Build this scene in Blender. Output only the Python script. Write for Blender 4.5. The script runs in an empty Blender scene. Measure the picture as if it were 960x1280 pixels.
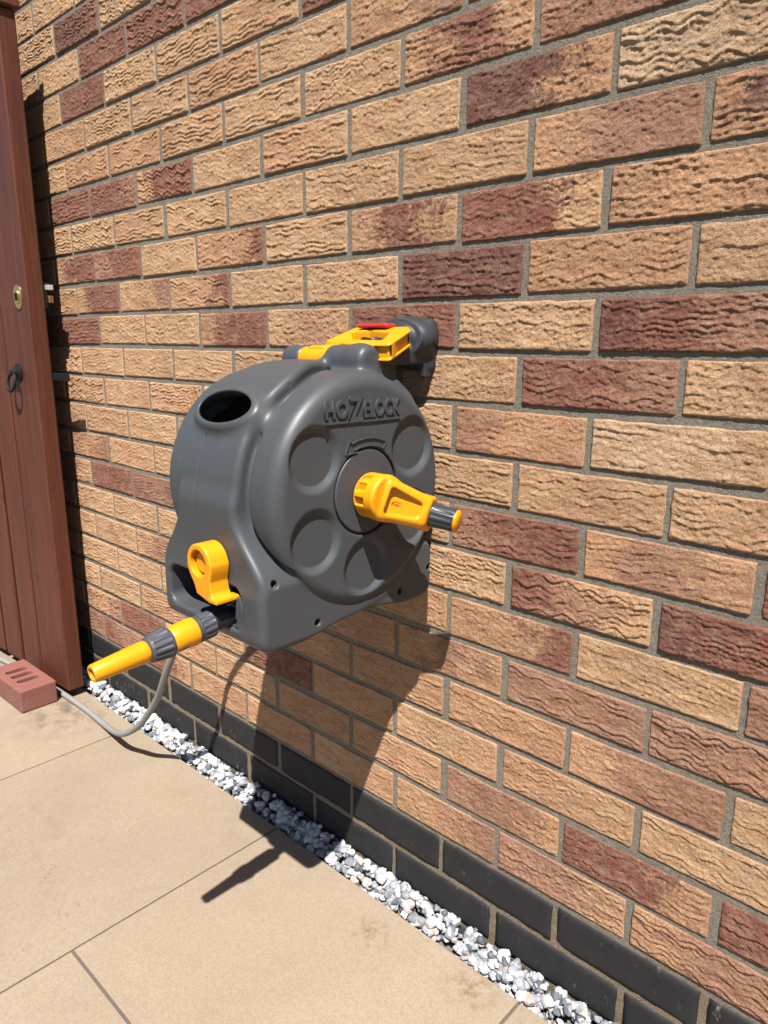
import bpy, bmesh, math, random
import numpy as np
from mathutils import Vector, Matrix
random.seed(7); RNG = np.random.default_rng(11)
S = bpy.context.scene
C = S.collection
# ------------------------------------------------------------------ camera, sky, sun, exposure
cam = bpy.data.cameras.new('camera'); camo = bpy.data.objects.new('camera', cam); C.objects.link(camo)
AZ, PI_, RO = 2.32428363, -0.229932561, 0.00709431
fw = Vector((math.cos(AZ)*math.cos(PI_), math.sin(AZ)*math.cos(PI_), math.sin(PI_)))
rt = Vector((math.sin(AZ), -math.cos(AZ), 0)); up = rt.cross(fw)
r2 = math.cos(RO)*rt + math.sin(RO)*up; u2 = -math.sin(RO)*rt + math.cos(RO)*up
M = Matrix((r2, u2, -fw)).transposed().to_4x4(); M.translation = (0.679484, -0.877218, 0.989170)
camo.matrix_world = M
cam.sensor_fit = 'VERTICAL'; cam.sensor_height = 36.0; cam.lens = 907.618/1280*36.0
cam.clip_start = 0.02; cam.clip_end = 500
S.camera = camo
SUN_TO = Vector((0.395, -0.438, 1.0)).normalized()
w = bpy.data.worlds.new('World'); S.world = w; w.use_nodes = True
nt = w.node_tree; bg = nt.nodes['Background']
sky = nt.nodes.new('ShaderNodeTexSky'); sky.sky_type = 'NISHITA'; sky.sun_disc = False
sky.air_density = 0.8; sky.dust_density = 0.4
sky.sun_elevation = math.asin(SUN_TO.z); sky.sun_rotation = math.atan2(SUN_TO.x, SUN_TO.y)
nt.links.new(sky.outputs[0], bg.inputs[0]); bg.inputs[1].default_value = 0.05
sl = bpy.data.lights.new('sun', 'SUN'); sl.energy = 5.0; sl.angle = math.radians(0.55); sl.color = (1.0, 0.965, 0.92)
so = bpy.data.objects.new('sun', sl); C.objects.link(so); so.rotation_euler = SUN_TO.to_track_quat('Z', 'Y').to_euler(); so.location = (2, -2, 5)
S.view_settings.view_transform = 'Standard'; S.view_settings.look = 'None'
S.view_settings.exposure = 1.50; S.view_settings.gamma = 1.0; S.view_settings.use_curve_mapping = False
S.render.engine = 'CYCLES'

# ------------------------------------------------------------------ helpers
def link(name, me, parent=None, mat=None):
    o = bpy.data.objects.new(name, me); C.objects.link(o)
    if parent is not None: o.parent = parent
    if mat is not None and me is not None and not me.materials: me.materials.append(mat)
    return o
def tag(o, label=None, cat=None, group=None, kind=None):
    if label: o['label'] = label
    if cat: o['category'] = cat
    if group: o['group'] = group
    if kind: o['kind'] = kind
    return o
def empty(name, loc):
    o = bpy.data.objects.new(name, None); C.objects.link(o); o.location = loc; o.empty_display_size = .05
    return o
def child(o, parent):           # keep world placement of a mesh given in world coordinates
    o.parent = parent; o.matrix_parent_inverse = Matrix.Translation(-Vector(parent.location)); return o
def mesh_np(name, V, F, smooth=True, normals=None):
    me = bpy.data.meshes.new(name)
    V = np.asarray(V, np.float32)
    F = F.tolist() if isinstance(F, np.ndarray) else F
    me.from_pydata(V.tolist(), [], F); me.update()
    if smooth: me.polygons.foreach_set('use_smooth', np.ones(len(me.polygons), bool))
    if normals is not None: me.normals_split_custom_set_from_vertices(np.asarray(normals).tolist())
    return me
def bm_mesh(name, bm, smooth=False, bevel=0, seg=2):
    if bevel: bmesh.ops.bevel(bm, geom=bm.edges[:], offset=bevel, segments=seg, affect='EDGES', profile=.5)
    bmesh.ops.recalc_face_normals(bm, faces=bm.faces[:])
    me = bpy.data.meshes.new(name); bm.to_mesh(me); bm.free()
    if smooth: me.polygons.foreach_set('use_smooth', np.ones(len(me.polygons), bool))
    return me
def box(x0, x1, y0, y1, z0, z1, bevel=0, seg=2, name='box'):
    bm = bmesh.new(); bmesh.ops.create_cube(bm, size=1)
    for v in bm.verts: v.co = ((x0+x1)/2+v.co.x*(x1-x0), (y0+y1)/2+v.co.y*(y1-y0), (z0+z1)/2+v.co.z*(z1-z0))
    return bm_mesh(name, bm, False, bevel, seg)
def frame_of(ax):
    ax = Vector(ax).normalized(); a = Vector((0, 0, 1)) if abs(ax.z) < .9 else Vector((1, 0, 0))
    u = ax.cross(a).normalized(); v = ax.cross(u).normalized(); return ax, u, v
def lathe(p, ax, prof, n=48, rib=None, name='lathe'):
    """prof: list of (distance along axis, radius). rib=(count, depth, d0, d1) cuts grooves"""
    ax, u, v = frame_of(ax); p = Vector(p); V = []; F = []
    for d, r in prof:
        for i in range(n):
            a = 2*math.pi*i/n; rr = r
            if rib and rib[2] <= d <= rib[3]:
                s = math.cos(a*rib[0]); rr = r - rib[1]*(0.5-0.5*max(-1, min(1, s*2.2)))
            V.append(p+ax*d+(u*math.cos(a)+v*math.sin(a))*rr)
    m = len(prof)
    for j in range(m-1):
        for i in range(n): F.append((j*n+i, j*n+(i+1) % n, (j+1)*n+(i+1) % n, (j+1)*n+i))
    if prof[0][1] > 1e-5: F.append(tuple(range(n))[::-1])
    if prof[-1][1] > 1e-5: F.append(tuple((m-1)*n+i for i in range(n)))
    me = bpy.data.meshes.new(name); me.from_pydata([tuple(x) for x in V], [], F)
    bm = bmesh.new(); bm.from_mesh(me); bmesh.ops.remove_doubles(bm, verts=bm.verts[:], dist=1e-6)
    bmesh.ops.recalc_face_normals(bm, faces=bm.faces[:]); bm.to_mesh(me); bm.free()
    me.polygons.foreach_set('use_smooth', np.ones(len(me.polygons), bool))
    me.set_sharp_from_angle(angle=math.radians(38))
    return me
def catmull(P, k=10):
    P = [np.array(p, float) for p in P]; P = [2*P[0]-P[1]]+P+[2*P[-1]-P[-2]]; out = []
    for i in range(1, len(P)-2):
        for j in range(k):
            t = j/k; a, b, c, d = P[i-1:i+3]
            out.append(.5*((2*b)+(-a+c)*t+(2*a-5*b+4*c-d)*t*t+(-a+3*b-3*c+d)*t**3))
    out.append(P[-2]); return np.array(out)
def tube(path, r, n=20, name='tube', closed=False):
    V = []; F = []; m = len(path); prev = None
    for i in range(m):
        if closed: t = path[(i+1) % m]-path[i-1]
        else: t = path[min(i+1, m-1)]-path[max(i-1, 0)]
        t = Vector(t).normalized()
        if prev is None: _, u, _ = frame_of(t)
        else: u = (prev-t*prev.dot(t)).normalized()
        prev = u; v = t.cross(u)
        for j in range(n):
            a = 2*math.pi*j/n; V.append(Vector(path[i])+(u*math.cos(a)+v*math.sin(a))*r)
    for i in range(m if closed else m-1):
        for j in range(n): F.append((i*n+j, i*n+(j+1) % n, ((i+1) % m)*n+(j+1) % n, ((i+1) % m)*n+j))
    if not closed: F.append(tuple(range(n))[::-1]); F.append(tuple((m-1)*n+j for j in range(n)))
    return mesh_np(name, [tuple(x) for x in V], F)
# --- numpy value noise
_T = RNG.random((256, 256)).astype(np.float32)
def vnoise(x, y):
    xi = np.floor(x).astype(int); yi = np.floor(y).astype(int); fx = x-xi; fy = y-yi
    fx = fx*fx*(3-2*fx); fy = fy*fy*(3-2*fy)
    g = lambda a, b: _T[a & 255, b & 255]
    return (g(xi, yi)*(1-fx)+g(xi+1, yi)*fx)*(1-fy)+(g(xi, yi+1)*(1-fx)+g(xi+1, yi+1)*fx)*fy
def fbm(x, y, o=4):
    s = 0; a = .5
    for i in range(o): s = s+a*(vnoise(x*2**i+17.3*i, y*2**i+9.1*i)-.5)*2; a *= .5
    return s
# --- signed distance modelling (moulded plastic) and surface nets
def smin(a, b, k): h = np.maximum(k-np.abs(a-b), 0)/k; return np.minimum(a, b)-h*h*k*.25
def smax(a, b, k): return -smin(-a, -b, k)
def rbox(x, y, z, c, h, r):
    qx = np.abs(x-c[0])-h[0]+r; qy = np.abs(y-c[1])-h[1]+r; qz = np.abs(z-c[2])-h[2]+r
    return np.minimum(np.maximum(qx, np.maximum(qy, qz)), 0)+np.sqrt(np.maximum(qx, 0)**2+np.maximum(qy, 0)**2+np.maximum(qz, 0)**2)-r
def rrect(y, z, c, h, r):
    qy = np.abs(y-c[0])-h[0]+r; qz = np.abs(z-c[1])-h[1]+r
    return np.minimum(np.maximum(qy, qz), 0)+np.hypot(np.maximum(qy, 0), np.maximum(qz, 0))-r
def extr(d2, t, half, r):
    a = d2+r; b = np.abs(t)-half+r
    return np.minimum(np.maximum(a, b), 0)+np.hypot(np.maximum(a, 0), np.maximum(b, 0))-r
def cyl(x, y, z, p, ax, r, half, rd=.001):
    ax = np.array(ax, float); ax /= np.linalg.norm(ax)
    dx, dy, dz = x-p[0], y-p[1], z-p[2]; t = dx*ax[0]+dy*ax[1]+dz*ax[2]
    rad = np.sqrt(np.maximum(dx*dx+dy*dy+dz*dz-t*t, 0)); return extr(rad-r, t, half, rd)
def rcone(x, y, z, a, b, r1, r2):      # capsule with two radii
    a = np.array(a, float); b = np.array(b, float); ab = b-a; L2 = ab@ab
    t = np.clip(((x-a[0])*ab[0]+(y-a[1])*ab[1]+(z-a[2])*ab[2])/L2, 0, 1)
    return np.sqrt((x-a[0]-t*ab[0])**2+(y-a[1]-t*ab[1])**2+(z-a[2]-t*ab[2])**2)-(r1+(r2-r1)*t)
def sdf_mesh(name, f, lo, hi, h):
    lo = np.array(lo, np.float32); n = np.ceil((np.array(hi)-lo)/h).astype(int)+1
    xs, ys, zs = [lo[i]+h*np.arange(n[i], dtype=np.float32) for i in range(3)]
    Fv = np.empty(n, np.float32); Y, Z = np.meshgrid(ys, zs, indexing='ij')
    for i0 in range(0, n[0], 16):
        xx = xs[i0:i0+16, None, None]; Fv[i0:i0+16] = f(xx+0*Y[None], Y[None]+0*xx, Z[None]+0*xx)
    ins = Fv < 0
    c = np.zeros(n-1, np.int8)
    for dx in (0, 1):
        for dy in (0, 1):
            for dz in (0, 1): c += ins[dx:n[0]-1+dx, dy:n[1]-1+dy, dz:n[2]-1+dz]
    act = (c > 0) & (c < 8); I = np.argwhere(act); idx = -np.ones(n-1, np.int64); idx[act] = np.arange(len(I))
    P = np.zeros((len(I), 3)); cnt = np.zeros(len(I))
    cs = np.array([(a, b, d) for a in (0, 1) for b in (0, 1) for d in (0, 1)])
    for i in range(8):
        for j in range(i+1, 8):
            if np.abs(cs[i]-cs[j]).sum() != 1: continue
            A = Fv[tuple((I+cs[i]).T)]; B = Fv[tuple((I+cs[j]).T)]; m = (A < 0) != (B < 0)
            t = np.where(m, A/np.where(m, A-B, 1), 0); P += m[:, None]*(cs[i]+(cs[j]-cs[i])*t[:, None]); cnt += m
    P = lo+(I+P/cnt[:, None])*h
    Q = []
    for ax in range(3):
        o1, o2 = [(1, 2), (2, 0), (0, 1)][ax]
        sl0 = [slice(None)]*3; sl1 = [slice(None)]*3; sl0[ax] = slice(0, -1); sl1[ax] = slice(1, None)
        ch = ins[tuple(sl0)] != ins[tuple(sl1)]; E = np.argwhere(ch); fl = ins[tuple(sl0)][ch]
        ok = (E[:, o1] > 0) & (E[:, o2] > 0) & (E[:, o1] < n[o1]-1) & (E[:, o2] < n[o2]-1); E = E[ok]; fl = fl[ok]
        def cell(a, b):
            K = E.copy(); K[:, o1] -= a; K[:, o2] -= b; return idx[tuple(K.T)]
        q = np.stack([cell(1, 1), cell(0, 1), cell(0, 0), cell(1, 0)], 1); q[~fl] = q[~fl][:, ::-1]; Q.append(q)
    Q = np.concatenate(Q)
    def grad(P, e=h*.35):
        g = np.empty_like(P)
        for k in range(3):
            d = np.zeros(3); d[k] = e; g[:, k] = (f(*(P+d).T)-f(*(P-d).T))/(2*e)
        return g
    for _ in range(2):
        g = grad(P); g2 = np.maximum((g*g).sum(1), .2); st = -(f(*P.T)/g2)[:, None]*g
        L = np.linalg.norm(st, axis=1, keepdims=True); P = P+st*np.minimum(1, .5*h/np.maximum(L, 1e-9))
    g = grad(P, h*.5); g /= np.maximum(np.linalg.norm(g, axis=1, keepdims=True), 1e-9)
    return mesh_np(name, P, Q, True, g)
def sstep(a, b, t): u = np.clip((t-a)/(b-a), 0, 1); return u*u*(3-2*u)
def text_mesh(txt, size, extrude, offset=0.0, align='CENTER'):
    cu = bpy.data.curves.new('lettering', 'FONT'); cu.body = txt; cu.size = size; cu.extrude = extrude; cu.align_x = align; cu.offset = offset; cu.resolution_u = 3
    o = bpy.data.objects.new('lettering', cu); C.objects.link(o)
    dg = bpy.context.evaluated_depsgraph_get(); me = bpy.data.meshes.new_from_object(o.evaluated_get(dg))
    bpy.data.objects.remove(o); me.materials.clear(); return me
def fit_text(me, mapf, w=None, h=None):
    """scale the text mesh to width w / height h (centred), then map (u,v,n)->world"""
    co = np.empty(len(me.vertices)*3, np.float32); me.vertices.foreach_get('co', co); co = co.reshape(-1, 3)
    mn, mx = co.min(0), co.max(0); co[:, :2] -= ((mn+mx)/2)[:2]
    if w: co[:, 0] *= w/(mx[0]-mn[0])
    if h: co[:, 1] *= h/(mx[1]-mn[1])
    co = np.array([mapf(*c) for c in co], np.float32); me.vertices.foreach_set('co', co.ravel()); me.update(); return me

# ------------------------------------------------------------------ materials
class N:
    def __init__(s, name):
        s.m = bpy.data.materials.new(name); s.m.use_nodes = True; s.t = s.m.node_tree; s.b = s.t.nodes['Principled BSDF']
    def n(s, typ, **k):
        x = s.t.nodes.new(typ)
        for a, v in k.items():
            if a.startswith('i_'):
                key = a[2:]; key = int(key) if key.isdigit() else key.replace('_', ' ')
                x.inputs[key].default_value = v
            else: setattr(x, a, v)
        return x
    def l(s, a, b): s.t.links.new(a, b)
    def noise(s, co, scale, detail=4, rough=.55, dist=0):
        x = s.n('ShaderNodeTexNoise'); x.inputs['Scale'].default_value = scale; x.inputs['Detail'].default_value = detail
        x.inputs['Roughness'].default_value = rough; x.inputs['Distortion'].default_value = dist
        if co is not None: s.l(co, x.inputs['Vector'])
        return x.outputs['Fac']
    def ramp(s, f, stops):
        x = s.n('ShaderNodeValToRGB'); e = x.color_ramp.elements
        while len(e) < len(stops): e.new(.5)
        for el, (p, c) in zip(e, stops): el.position = p; el.color = (*c, 1) if len(c) == 3 else c
        s.l(f, x.inputs[0]); return x.outputs[0]
    def mix(s, f, a, b, mode='MIX'):
        x = s.n('ShaderNodeMix', data_type='RGBA', blend_type=mode)
        for v, i in ((f, 0), (a, 6), (b, 7)):
            if hasattr(v, 'links'): s.l(v, x.inputs[i])
            else: x.inputs[i].default_value = v if i == 0 else (*v, 1)
        return x.outputs[2]
    def math(s, op, a, b=0.0, c=None, clamp=False):
        x = s.n('ShaderNodeMath', operation=op, use_clamp=clamp)
        for i, v in enumerate((a, b, c)):
            if v is None: continue
            if hasattr(v, 'links'): s.l(v, x.inputs[i])
            else: x.inputs[i].default_value = v
        return x.outputs[0]
    def bump(s, h, strength, dist=.001):
        x = s.n('ShaderNodeBump'); x.inputs['Strength'].default_value = strength; x.inputs['Distance'].default_value = dist
        s.l(h, x.inputs['Height']); s.l(x.outputs[0], s.b.inputs['Normal']); return x
    def obj(s): return s.n('ShaderNodeTexCoord').outputs['Object']
    def pos(s): return s.n('ShaderNodeNewGeometry').outputs['Position']
    def col(s, c): s.l(s.mix(1.0, c, (.77, .77, .77), 'MULTIPLY'), s.b.inputs['Base Color'])
    def set(s, **k):
        for a, v in k.items(): s.b.inputs[a.replace('_', ' ')].default_value = v
        return s

def mat_plastic(name, c, rough=.42, grain=.0, spec=.35, dust=.0):
    a = N(name); p = a.obj(); a.set(Roughness=rough); a.b.inputs['Specular IOR Level'].default_value = spec
    n1 = a.noise(p, 14, 5, .6); n2 = a.noise(p, 900, 2, .5)
    v = a.mix(a.math('MULTIPLY', n1, .35), c, tuple(x*.72+.004 for x in c))
    if dust:
        d = a.ramp(a.noise(p, 34, 8, .72), [(.52, (0, 0, 0)), (.75, (1, 1, 1))])
        v = a.mix(a.math('MULTIPLY', d, dust), v, (.20, .185, .165))
    mp = a.n('ShaderNodeMapping'); mp.inputs['Scale'].default_value = (90, 14, 60); mp.inputs['Rotation'].default_value = (.3, .5, .2); a.l(p, mp.inputs[0])
    sc_ = a.ramp(a.noise(mp.outputs[0], 1.0, 6, .8, .4), [(.66, (0, 0, 0)), (.74, (1, 1, 1))]); v = a.mix(a.math('MULTIPLY', sc_, .10), v, tuple(min(.6, x*2.2+.05) for x in c))
    a.col(v); a.l(a.math('MULTIPLY_ADD', n1, .22, rough-.1), a.b.inputs['Roughness'])
    a.bump(n2, .25+grain, .00025); return a.m
GREY = mat_plastic('grey_plastic', (.0510, .0550, .0595), .44, 0, .30, .05)
GREYD = mat_plastic('dark_grey_plastic', (.030, .032, .036), .40, 0, .32, .04)
GREYL = mat_plastic('mid_grey_plastic', (.052, .056, .066), .45, 0, .32, .05)
BLACKP = mat_plastic('black_plastic', (.014, .014, .015), .4)
YEL = mat_plastic('yellow_plastic', (.66, .265, .003), .38, 0, .30, .02)
RED = mat_plastic('red_plastic', (.55, .02, .016), .38)
IRON = mat_plastic('black_iron', (.010, .010, .011), .55, .5, .15)
HOSE = mat_plastic('hose_rubber', (.225, .216, .204), .5, .2, .3, .2)
def mat_brass():
    a = N('brass'); a.set(Metallic=1.0, Roughness=.32); a.b.inputs['Base Color'].default_value = (.50, .36, .16, 1); return a.m
BRASS = mat_brass()
a = N('zinc'); a.set(Metallic=.7, Roughness=.45); a.b.inputs['Base Color'].default_value = (.62, .61, .58, 1); ZINC = a.m

def mat_brick():
    a = N('brick_clay'); tc = a.obj(); oi = a.n('ShaderNodeObjectInfo')
    off = a.n('ShaderNodeVectorMath', operation='MULTIPLY_ADD'); cmb = a.n('ShaderNodeCombineXYZ')
    for i, k in enumerate((37.0, 11.0, 53.0)): a.l(a.math('MULTIPLY', oi.outputs['Random'], k), cmb.inputs[i])
    a.l(tc, off.inputs[0]); off.inputs[1].default_value = (1, 1, 1); a.l(cmb.outputs[0], off.inputs[2]); p = off.outputs[0]
    cs = []
    for nm in ('c1', 'c2', 'c3'): cs.append(a.n('ShaderNodeAttribute', attribute_type='OBJECT', attribute_name=nm).outputs['Color'])
    sx = a.n('ShaderNodeSeparateXYZ'); a.l(tc, sx.inputs[0])
    nz = a.noise(p, 16, 4, .6); u = a.math('ADD', a.math('DIVIDE', sx.outputs[0], .215), a.math('MULTIPLY_ADD', nz, 1.0, -.50))
    nzb = a.noise(p, 30, 3, .6)
    u = a.math('ADD', u, a.math('MULTIPLY_ADD', nzb, .8, -.4))
    u = a.math('ADD', u, a.math('MULTIPLY_ADD', a.noise(p, 130, 6, .85), 1.5, -.75))
    f1 = a.n('ShaderNodeMapRange', interpolation_type='SMOOTHSTEP'); a.l(u, f1.inputs[0]); f1.inputs[1].default_value = -.36; f1.inputs[2].default_value = -.06
    f2 = a.n('ShaderNodeMapRange', interpolation_type='SMOOTHSTEP'); a.l(u, f2.inputs[0]); f2.inputs[1].default_value = .10; f2.inputs[2].default_value = .36
    c = a.mix(f2.outputs[0], a.mix(f1.outputs[0], cs[0], cs[1]), cs[2])
    # mottling, streaks drawn along the brick, dark grit, pale bloom
    st = a.n('ShaderNodeMapping'); st.inputs['Scale'].default_value = (22, 60, 95); a.l(p, st.inputs[0])
    streak = a.noise(st.outputs[0], 1.0, 5, .65, .6)
    c = a.mix(a.ramp(streak, [(.38, (0, 0, 0)), (.72, (1, 1, 1))]), c, a.mix(1.0, c, (.70, .60, .55), 'MULTIPLY'))
    m2 = a.noise(p, 55, 6, .7)
    c = a.mix(a.math('MULTIPLY', a.ramp(m2, [(.45, (0, 0, 0)), (.75, (1, 1, 1))]), .45), c, (.50, .36, .24))
    g = a.noise(p, 420, 3, .7)
    c = a.mix(a.ramp(g, [(.36, (.85, .85, .85)), (.50, (0, 0, 0))]), c, a.mix(1.0, c, (.50, .42, .37), 'MULTIPLY'))
    c = a.mix(a.ramp(a.noise(p, 260, 2, .5), [(.70, (0, 0, 0)), (.78, (.55, .55, .55))]), c, (.52, .45, .37))
    ef = a.ramp(a.noise(p, 9, 6, .75), [(.66, (0, 0, 0)), (.80, (.6, .6, .6))]); c = a.mix(ef, c, (.48, .42, .36))
    a.col(c); a.set(Roughness=.92); a.b.inputs['Specular IOR Level'].default_value = .2
    hh = a.math('ADD', a.math('MULTIPLY', a.noise(p, 260, 6, .8), .8), a.math('MULTIPLY', a.noise(p, 800, 3, .7), .45)); a.bump(hh, 1.0, .0058)
    return a.m
BRICK = mat_brick()
def mat_blackbrick():
    a = N('black_engineering_brick'); tc = a.obj(); oi = a.n('ShaderNodeObjectInfo')
    vm = a.n('ShaderNodeVectorMath', operation='ADD'); cm = a.n('ShaderNodeCombineXYZ'); a.l(a.math('MULTIPLY', oi.outputs['Random'], 41.0), cm.inputs[0]); a.l(tc, vm.inputs[0]); a.l(cm.outputs[0], vm.inputs[1]); p = vm.outputs[0]
    c = a.mix(a.noise(p, 28, 6, .65), (.008, .008, .009), (.026, .0255, .026))
    c = a.mix(a.ramp(a.noise(p, 180, 4, .7), [(.66, (0, 0, 0)), (.76, (.6, .6, .6))]), c, (.20, .19, .18))
    st = a.n('ShaderNodeMapping'); st.inputs['Scale'].default_value = (60, 60, 22); a.l(p, st.inputs[0])
    e = a.ramp(a.noise(st.outputs[0], 1.0, 7, .8), [(.60, (0, 0, 0)), (.72, (1, 1, 1))])
    at = a.n('ShaderNodeAttribute', attribute_type='OBJECT', attribute_name='bloom')
    c = a.mix(a.math('MULTIPLY', e, at.outputs['Fac']), c, (.58, .54, .49))
    a.col(c); a.set(Roughness=.66); a.b.inputs['Specular IOR Level'].default_value = .22
    a.bump(a.noise(p, 240, 5, .7), .5, .0008); return a.m
BLACKB = mat_blackbrick()
def mat_mortar():
    a = N('mortar'); p = a.pos(); sp = a.n('ShaderNodeSeparateXYZ'); a.l(p, sp.inputs[0])
    f = a.n('ShaderNodeMapRange', interpolation_type='SMOOTHSTEP'); a.l(sp.outputs[2], f.inputs[0]); f.inputs[1].default_value = .13; f.inputs[2].default_value = .17
    base = a.mix(f.outputs[0], (.285, .218, .142), (.300, .262, .208))
    c = a.mix(a.noise(p, 30, 6, .7), base, a.mix(1.0, base, (.62, .60, .58), 'MULTIPLY'))
    c = a.mix(a.ramp(a.noise(p, 330, 4, .8), [(.38, (.9, .9, .9)), (.50, (0, 0, 0))]), c, (.13, .115, .095))
    c = a.mix(a.ramp(a.noise(p, 360, 4, .8), [(.55, (0, 0, 0)), (.68, (.8, .8, .8))]), c, (.42, .385, .33))
    a.col(c); a.set(Roughness=.95); a.b.inputs['Specular IOR Level'].default_value = .15
    a.bump(a.math('ADD', a.noise(p, 420, 5, .75), a.math('MULTIPLY', a.noise(p, 60, 3, .6), .8)), 1.0, .005); return a.m
MORTAR = mat_mortar()
G0 = -.010
def mat_tile():
    a = N('porcelain_paving'); p = a.pos()
    c = a.mix(a.ramp(a.noise(p, 3.2, 7, .62, .4), [(.3, (0, 0, 0)), (.7, (1, 1, 1))]), (.226, .174, .122), (.282, .223, .160))
    c = a.mix(a.math('MULTIPLY', a.ramp(a.noise(p, 26, 7, .7), [(.35, (0, 0, 0)), (.68, (1, 1, 1))]), .5), c, (.276, .221, .162))
    c = a.mix(a.math('MULTIPLY', a.ramp(a.noise(p, 230, 4, .75), [(.42, (1, 1, 1)), (.56, (0, 0, 0))]), .38), c, (.172, .128, .086))
    c = a.mix(a.ramp(a.noise(p, 520, 2, .6), [(.66, (0, 0, 0)), (.76, (.4, .4, .4))]), c, (.36, .30, .24))
    rs = a.math('MULTIPLY', a.ramp(a.noise(p, 5.5, 3, .6), [(.60, (0, 0, 0)), (.70, (1, 1, 1))]), a.ramp(a.noise(p, 95, 5, .7), [(.54, (0, 0, 0)), (.66, (.75, .75, .75))]))
    c = a.mix(rs, c, (.15, .080, .048))
    dk = a.math('MULTIPLY', a.ramp(a.noise(p, 2.6, 5, .65), [(.56, (0, 0, 0)), (.78, (1, 1, 1))]), .22); c = a.mix(dk, c, (.17, .13, .09))
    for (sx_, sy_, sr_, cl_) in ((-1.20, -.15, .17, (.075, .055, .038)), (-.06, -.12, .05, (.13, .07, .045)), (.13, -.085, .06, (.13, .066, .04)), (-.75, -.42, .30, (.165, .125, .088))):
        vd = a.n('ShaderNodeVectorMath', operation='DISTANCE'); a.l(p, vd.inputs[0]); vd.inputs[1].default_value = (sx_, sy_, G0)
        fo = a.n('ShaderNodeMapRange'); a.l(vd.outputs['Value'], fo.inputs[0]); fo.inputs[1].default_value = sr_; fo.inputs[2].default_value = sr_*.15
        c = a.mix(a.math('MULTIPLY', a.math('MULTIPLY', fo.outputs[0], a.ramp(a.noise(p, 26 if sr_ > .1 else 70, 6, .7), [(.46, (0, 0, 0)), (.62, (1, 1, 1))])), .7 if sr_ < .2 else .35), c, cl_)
    oi = a.n('ShaderNodeObjectInfo'); tn = a.math('MULTIPLY_ADD', oi.outputs['Random'], .12, .94); cx = a.n('ShaderNodeCombineXYZ'); [a.l(tn, cx.inputs[i]) for i in range(3)]; c = a.mix(1.0, c, cx.outputs[0], 'MULTIPLY')
    a.col(c); a.l(a.math('MULTIPLY_ADD', a.noise(p, 40, 4, .6), .25, .42), a.b.inputs['Roughness']); a.b.inputs['Specular IOR Level'].default_value = .35
    a.bump(a.noise(p, 300, 5, .75), .35, .0012); return a.m
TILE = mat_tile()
a = N('grout'); p = a.pos(); a.col(a.mix(a.noise(p, 120, 5, .7), (.055, .048, .042), (.115, .105, .092))); a.set(Roughness=.95); a.bump(a.noise(p, 500, 3), .6, .002); GROUT = a.m
a = N('earth'); p = a.pos(); a.col(a.mix(a.noise(p, 40, 6, .7), (.09, .08, .065), (.18, .165, .14))); a.set(Roughness=1.0); a.bump(a.noise(p, 200, 5), .8, .004); EARTH = a.m
def mat_gravel():
    a = N('marble_chippings'); p = a.obj(); v = a.n('ShaderNodeAttribute', attribute_name='tint').outputs['Color']
    c = a.mix(a.ramp(a.noise(p, 130, 5, .7, 1.2), [(.42, (0, 0, 0)), (.7, (.8, .8, .8))]), v, a.mix(1.0, v, (.52, .54, .58), 'MULTIPLY'))
    c = a.mix(a.ramp(a.noise(p, 500, 3, .7), [(.62, (0, 0, 0)), (.72, (.6, .6, .6))]), c, (.58, .57, .56))
    a.col(c); a.set(Roughness=.6); a.bump(a.noise(p, 260, 5, .7), .7, .002); return a.m
GRAVEL = mat_gravel()
def mat_wood():
    a = N('stained_timber'); p = a.obj(); oi = a.n('ShaderNodeObjectInfo'); cm = a.n('ShaderNodeCombineXYZ'); a.l(a.math('MULTIPLY', oi.outputs['Random'], 30.0), cm.inputs[1])
    vm = a.n('ShaderNodeVectorMath', operation='ADD'); a.l(p, vm.inputs[0]); a.l(cm.outputs[0], vm.inputs[1])
    st = a.n('ShaderNodeMapping'); st.inputs['Scale'].default_value = (48, 48, 3.0); a.l(vm.outputs[0], st.inputs[0]); gr = a.noise(st.outputs[0], 1.0, 7, .66, .9)
    st2 = a.n('ShaderNodeMapping'); st2.inputs['Scale'].default_value = (190, 190, 7); a.l(vm.outputs[0], st2.inputs[0]); g2 = a.noise(st2.outputs[0], 1.0, 4, .6)
    c = a.mix(a.ramp(gr, [(.30, (0, 0, 0)), (.70, (1, 1, 1))]), (.068, .0165, .0080), (.118, .0310, .0142))
    c = a.mix(a.math('MULTIPLY', a.ramp(g2, [(.4, (1, 1, 1)), (.55, (0, 0, 0))]), .4), c, (.034, .011, .006))
    kn = a.n('ShaderNodeTexVoronoi', feature='F1'); kn.inputs['Scale'].default_value = 1.0; st3 = a.n('ShaderNodeMapping'); st3.inputs['Scale'].default_value = (8, 8, 3.4); a.l(vm.outputs[0], st3.inputs[0]); a.l(st3.outputs[0], kn.inputs['Vector'])
    c = a.mix(a.ramp(kn.outputs['Distance'], [(.03, (.8, .8, .8)), (.10, (0, 0, 0))]), c, (.018, .007, .005))
    a.col(c); a.set(Roughness=.55); a.b.inputs['Specular IOR Level'].default_value = .35; a.bump(a.math('ADD', gr, a.math('MULTIPLY', g2, .5)), .5, .0016); return a.m
WOOD = mat_wood()
def mat_redbrick():
    a = N('red_clay'); p = a.obj(); c = a.mix(a.noise(p, 30, 6, .7), (.150, .046, .032), (.215, .074, .054))
    c = a.mix(a.ramp(a.noise(p, 200, 4, .7), [(.60, (0, 0, 0)), (.72, (.6, .6, .6))]), c, (.27, .135, .10))
    c = a.mix(a.ramp(a.noise(p, 11, 5, .7), [(.58, (0, 0, 0)), (.74, (.5, .5, .5))]), c, (.25, .16, .125))
    a.col(c); a.set(Roughness=.9); a.bump(a.noise(p, 260, 5, .75), .7, .0016); return a.m
REDB = mat_redbrick()

G = -0.010      # level of the paving
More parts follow.
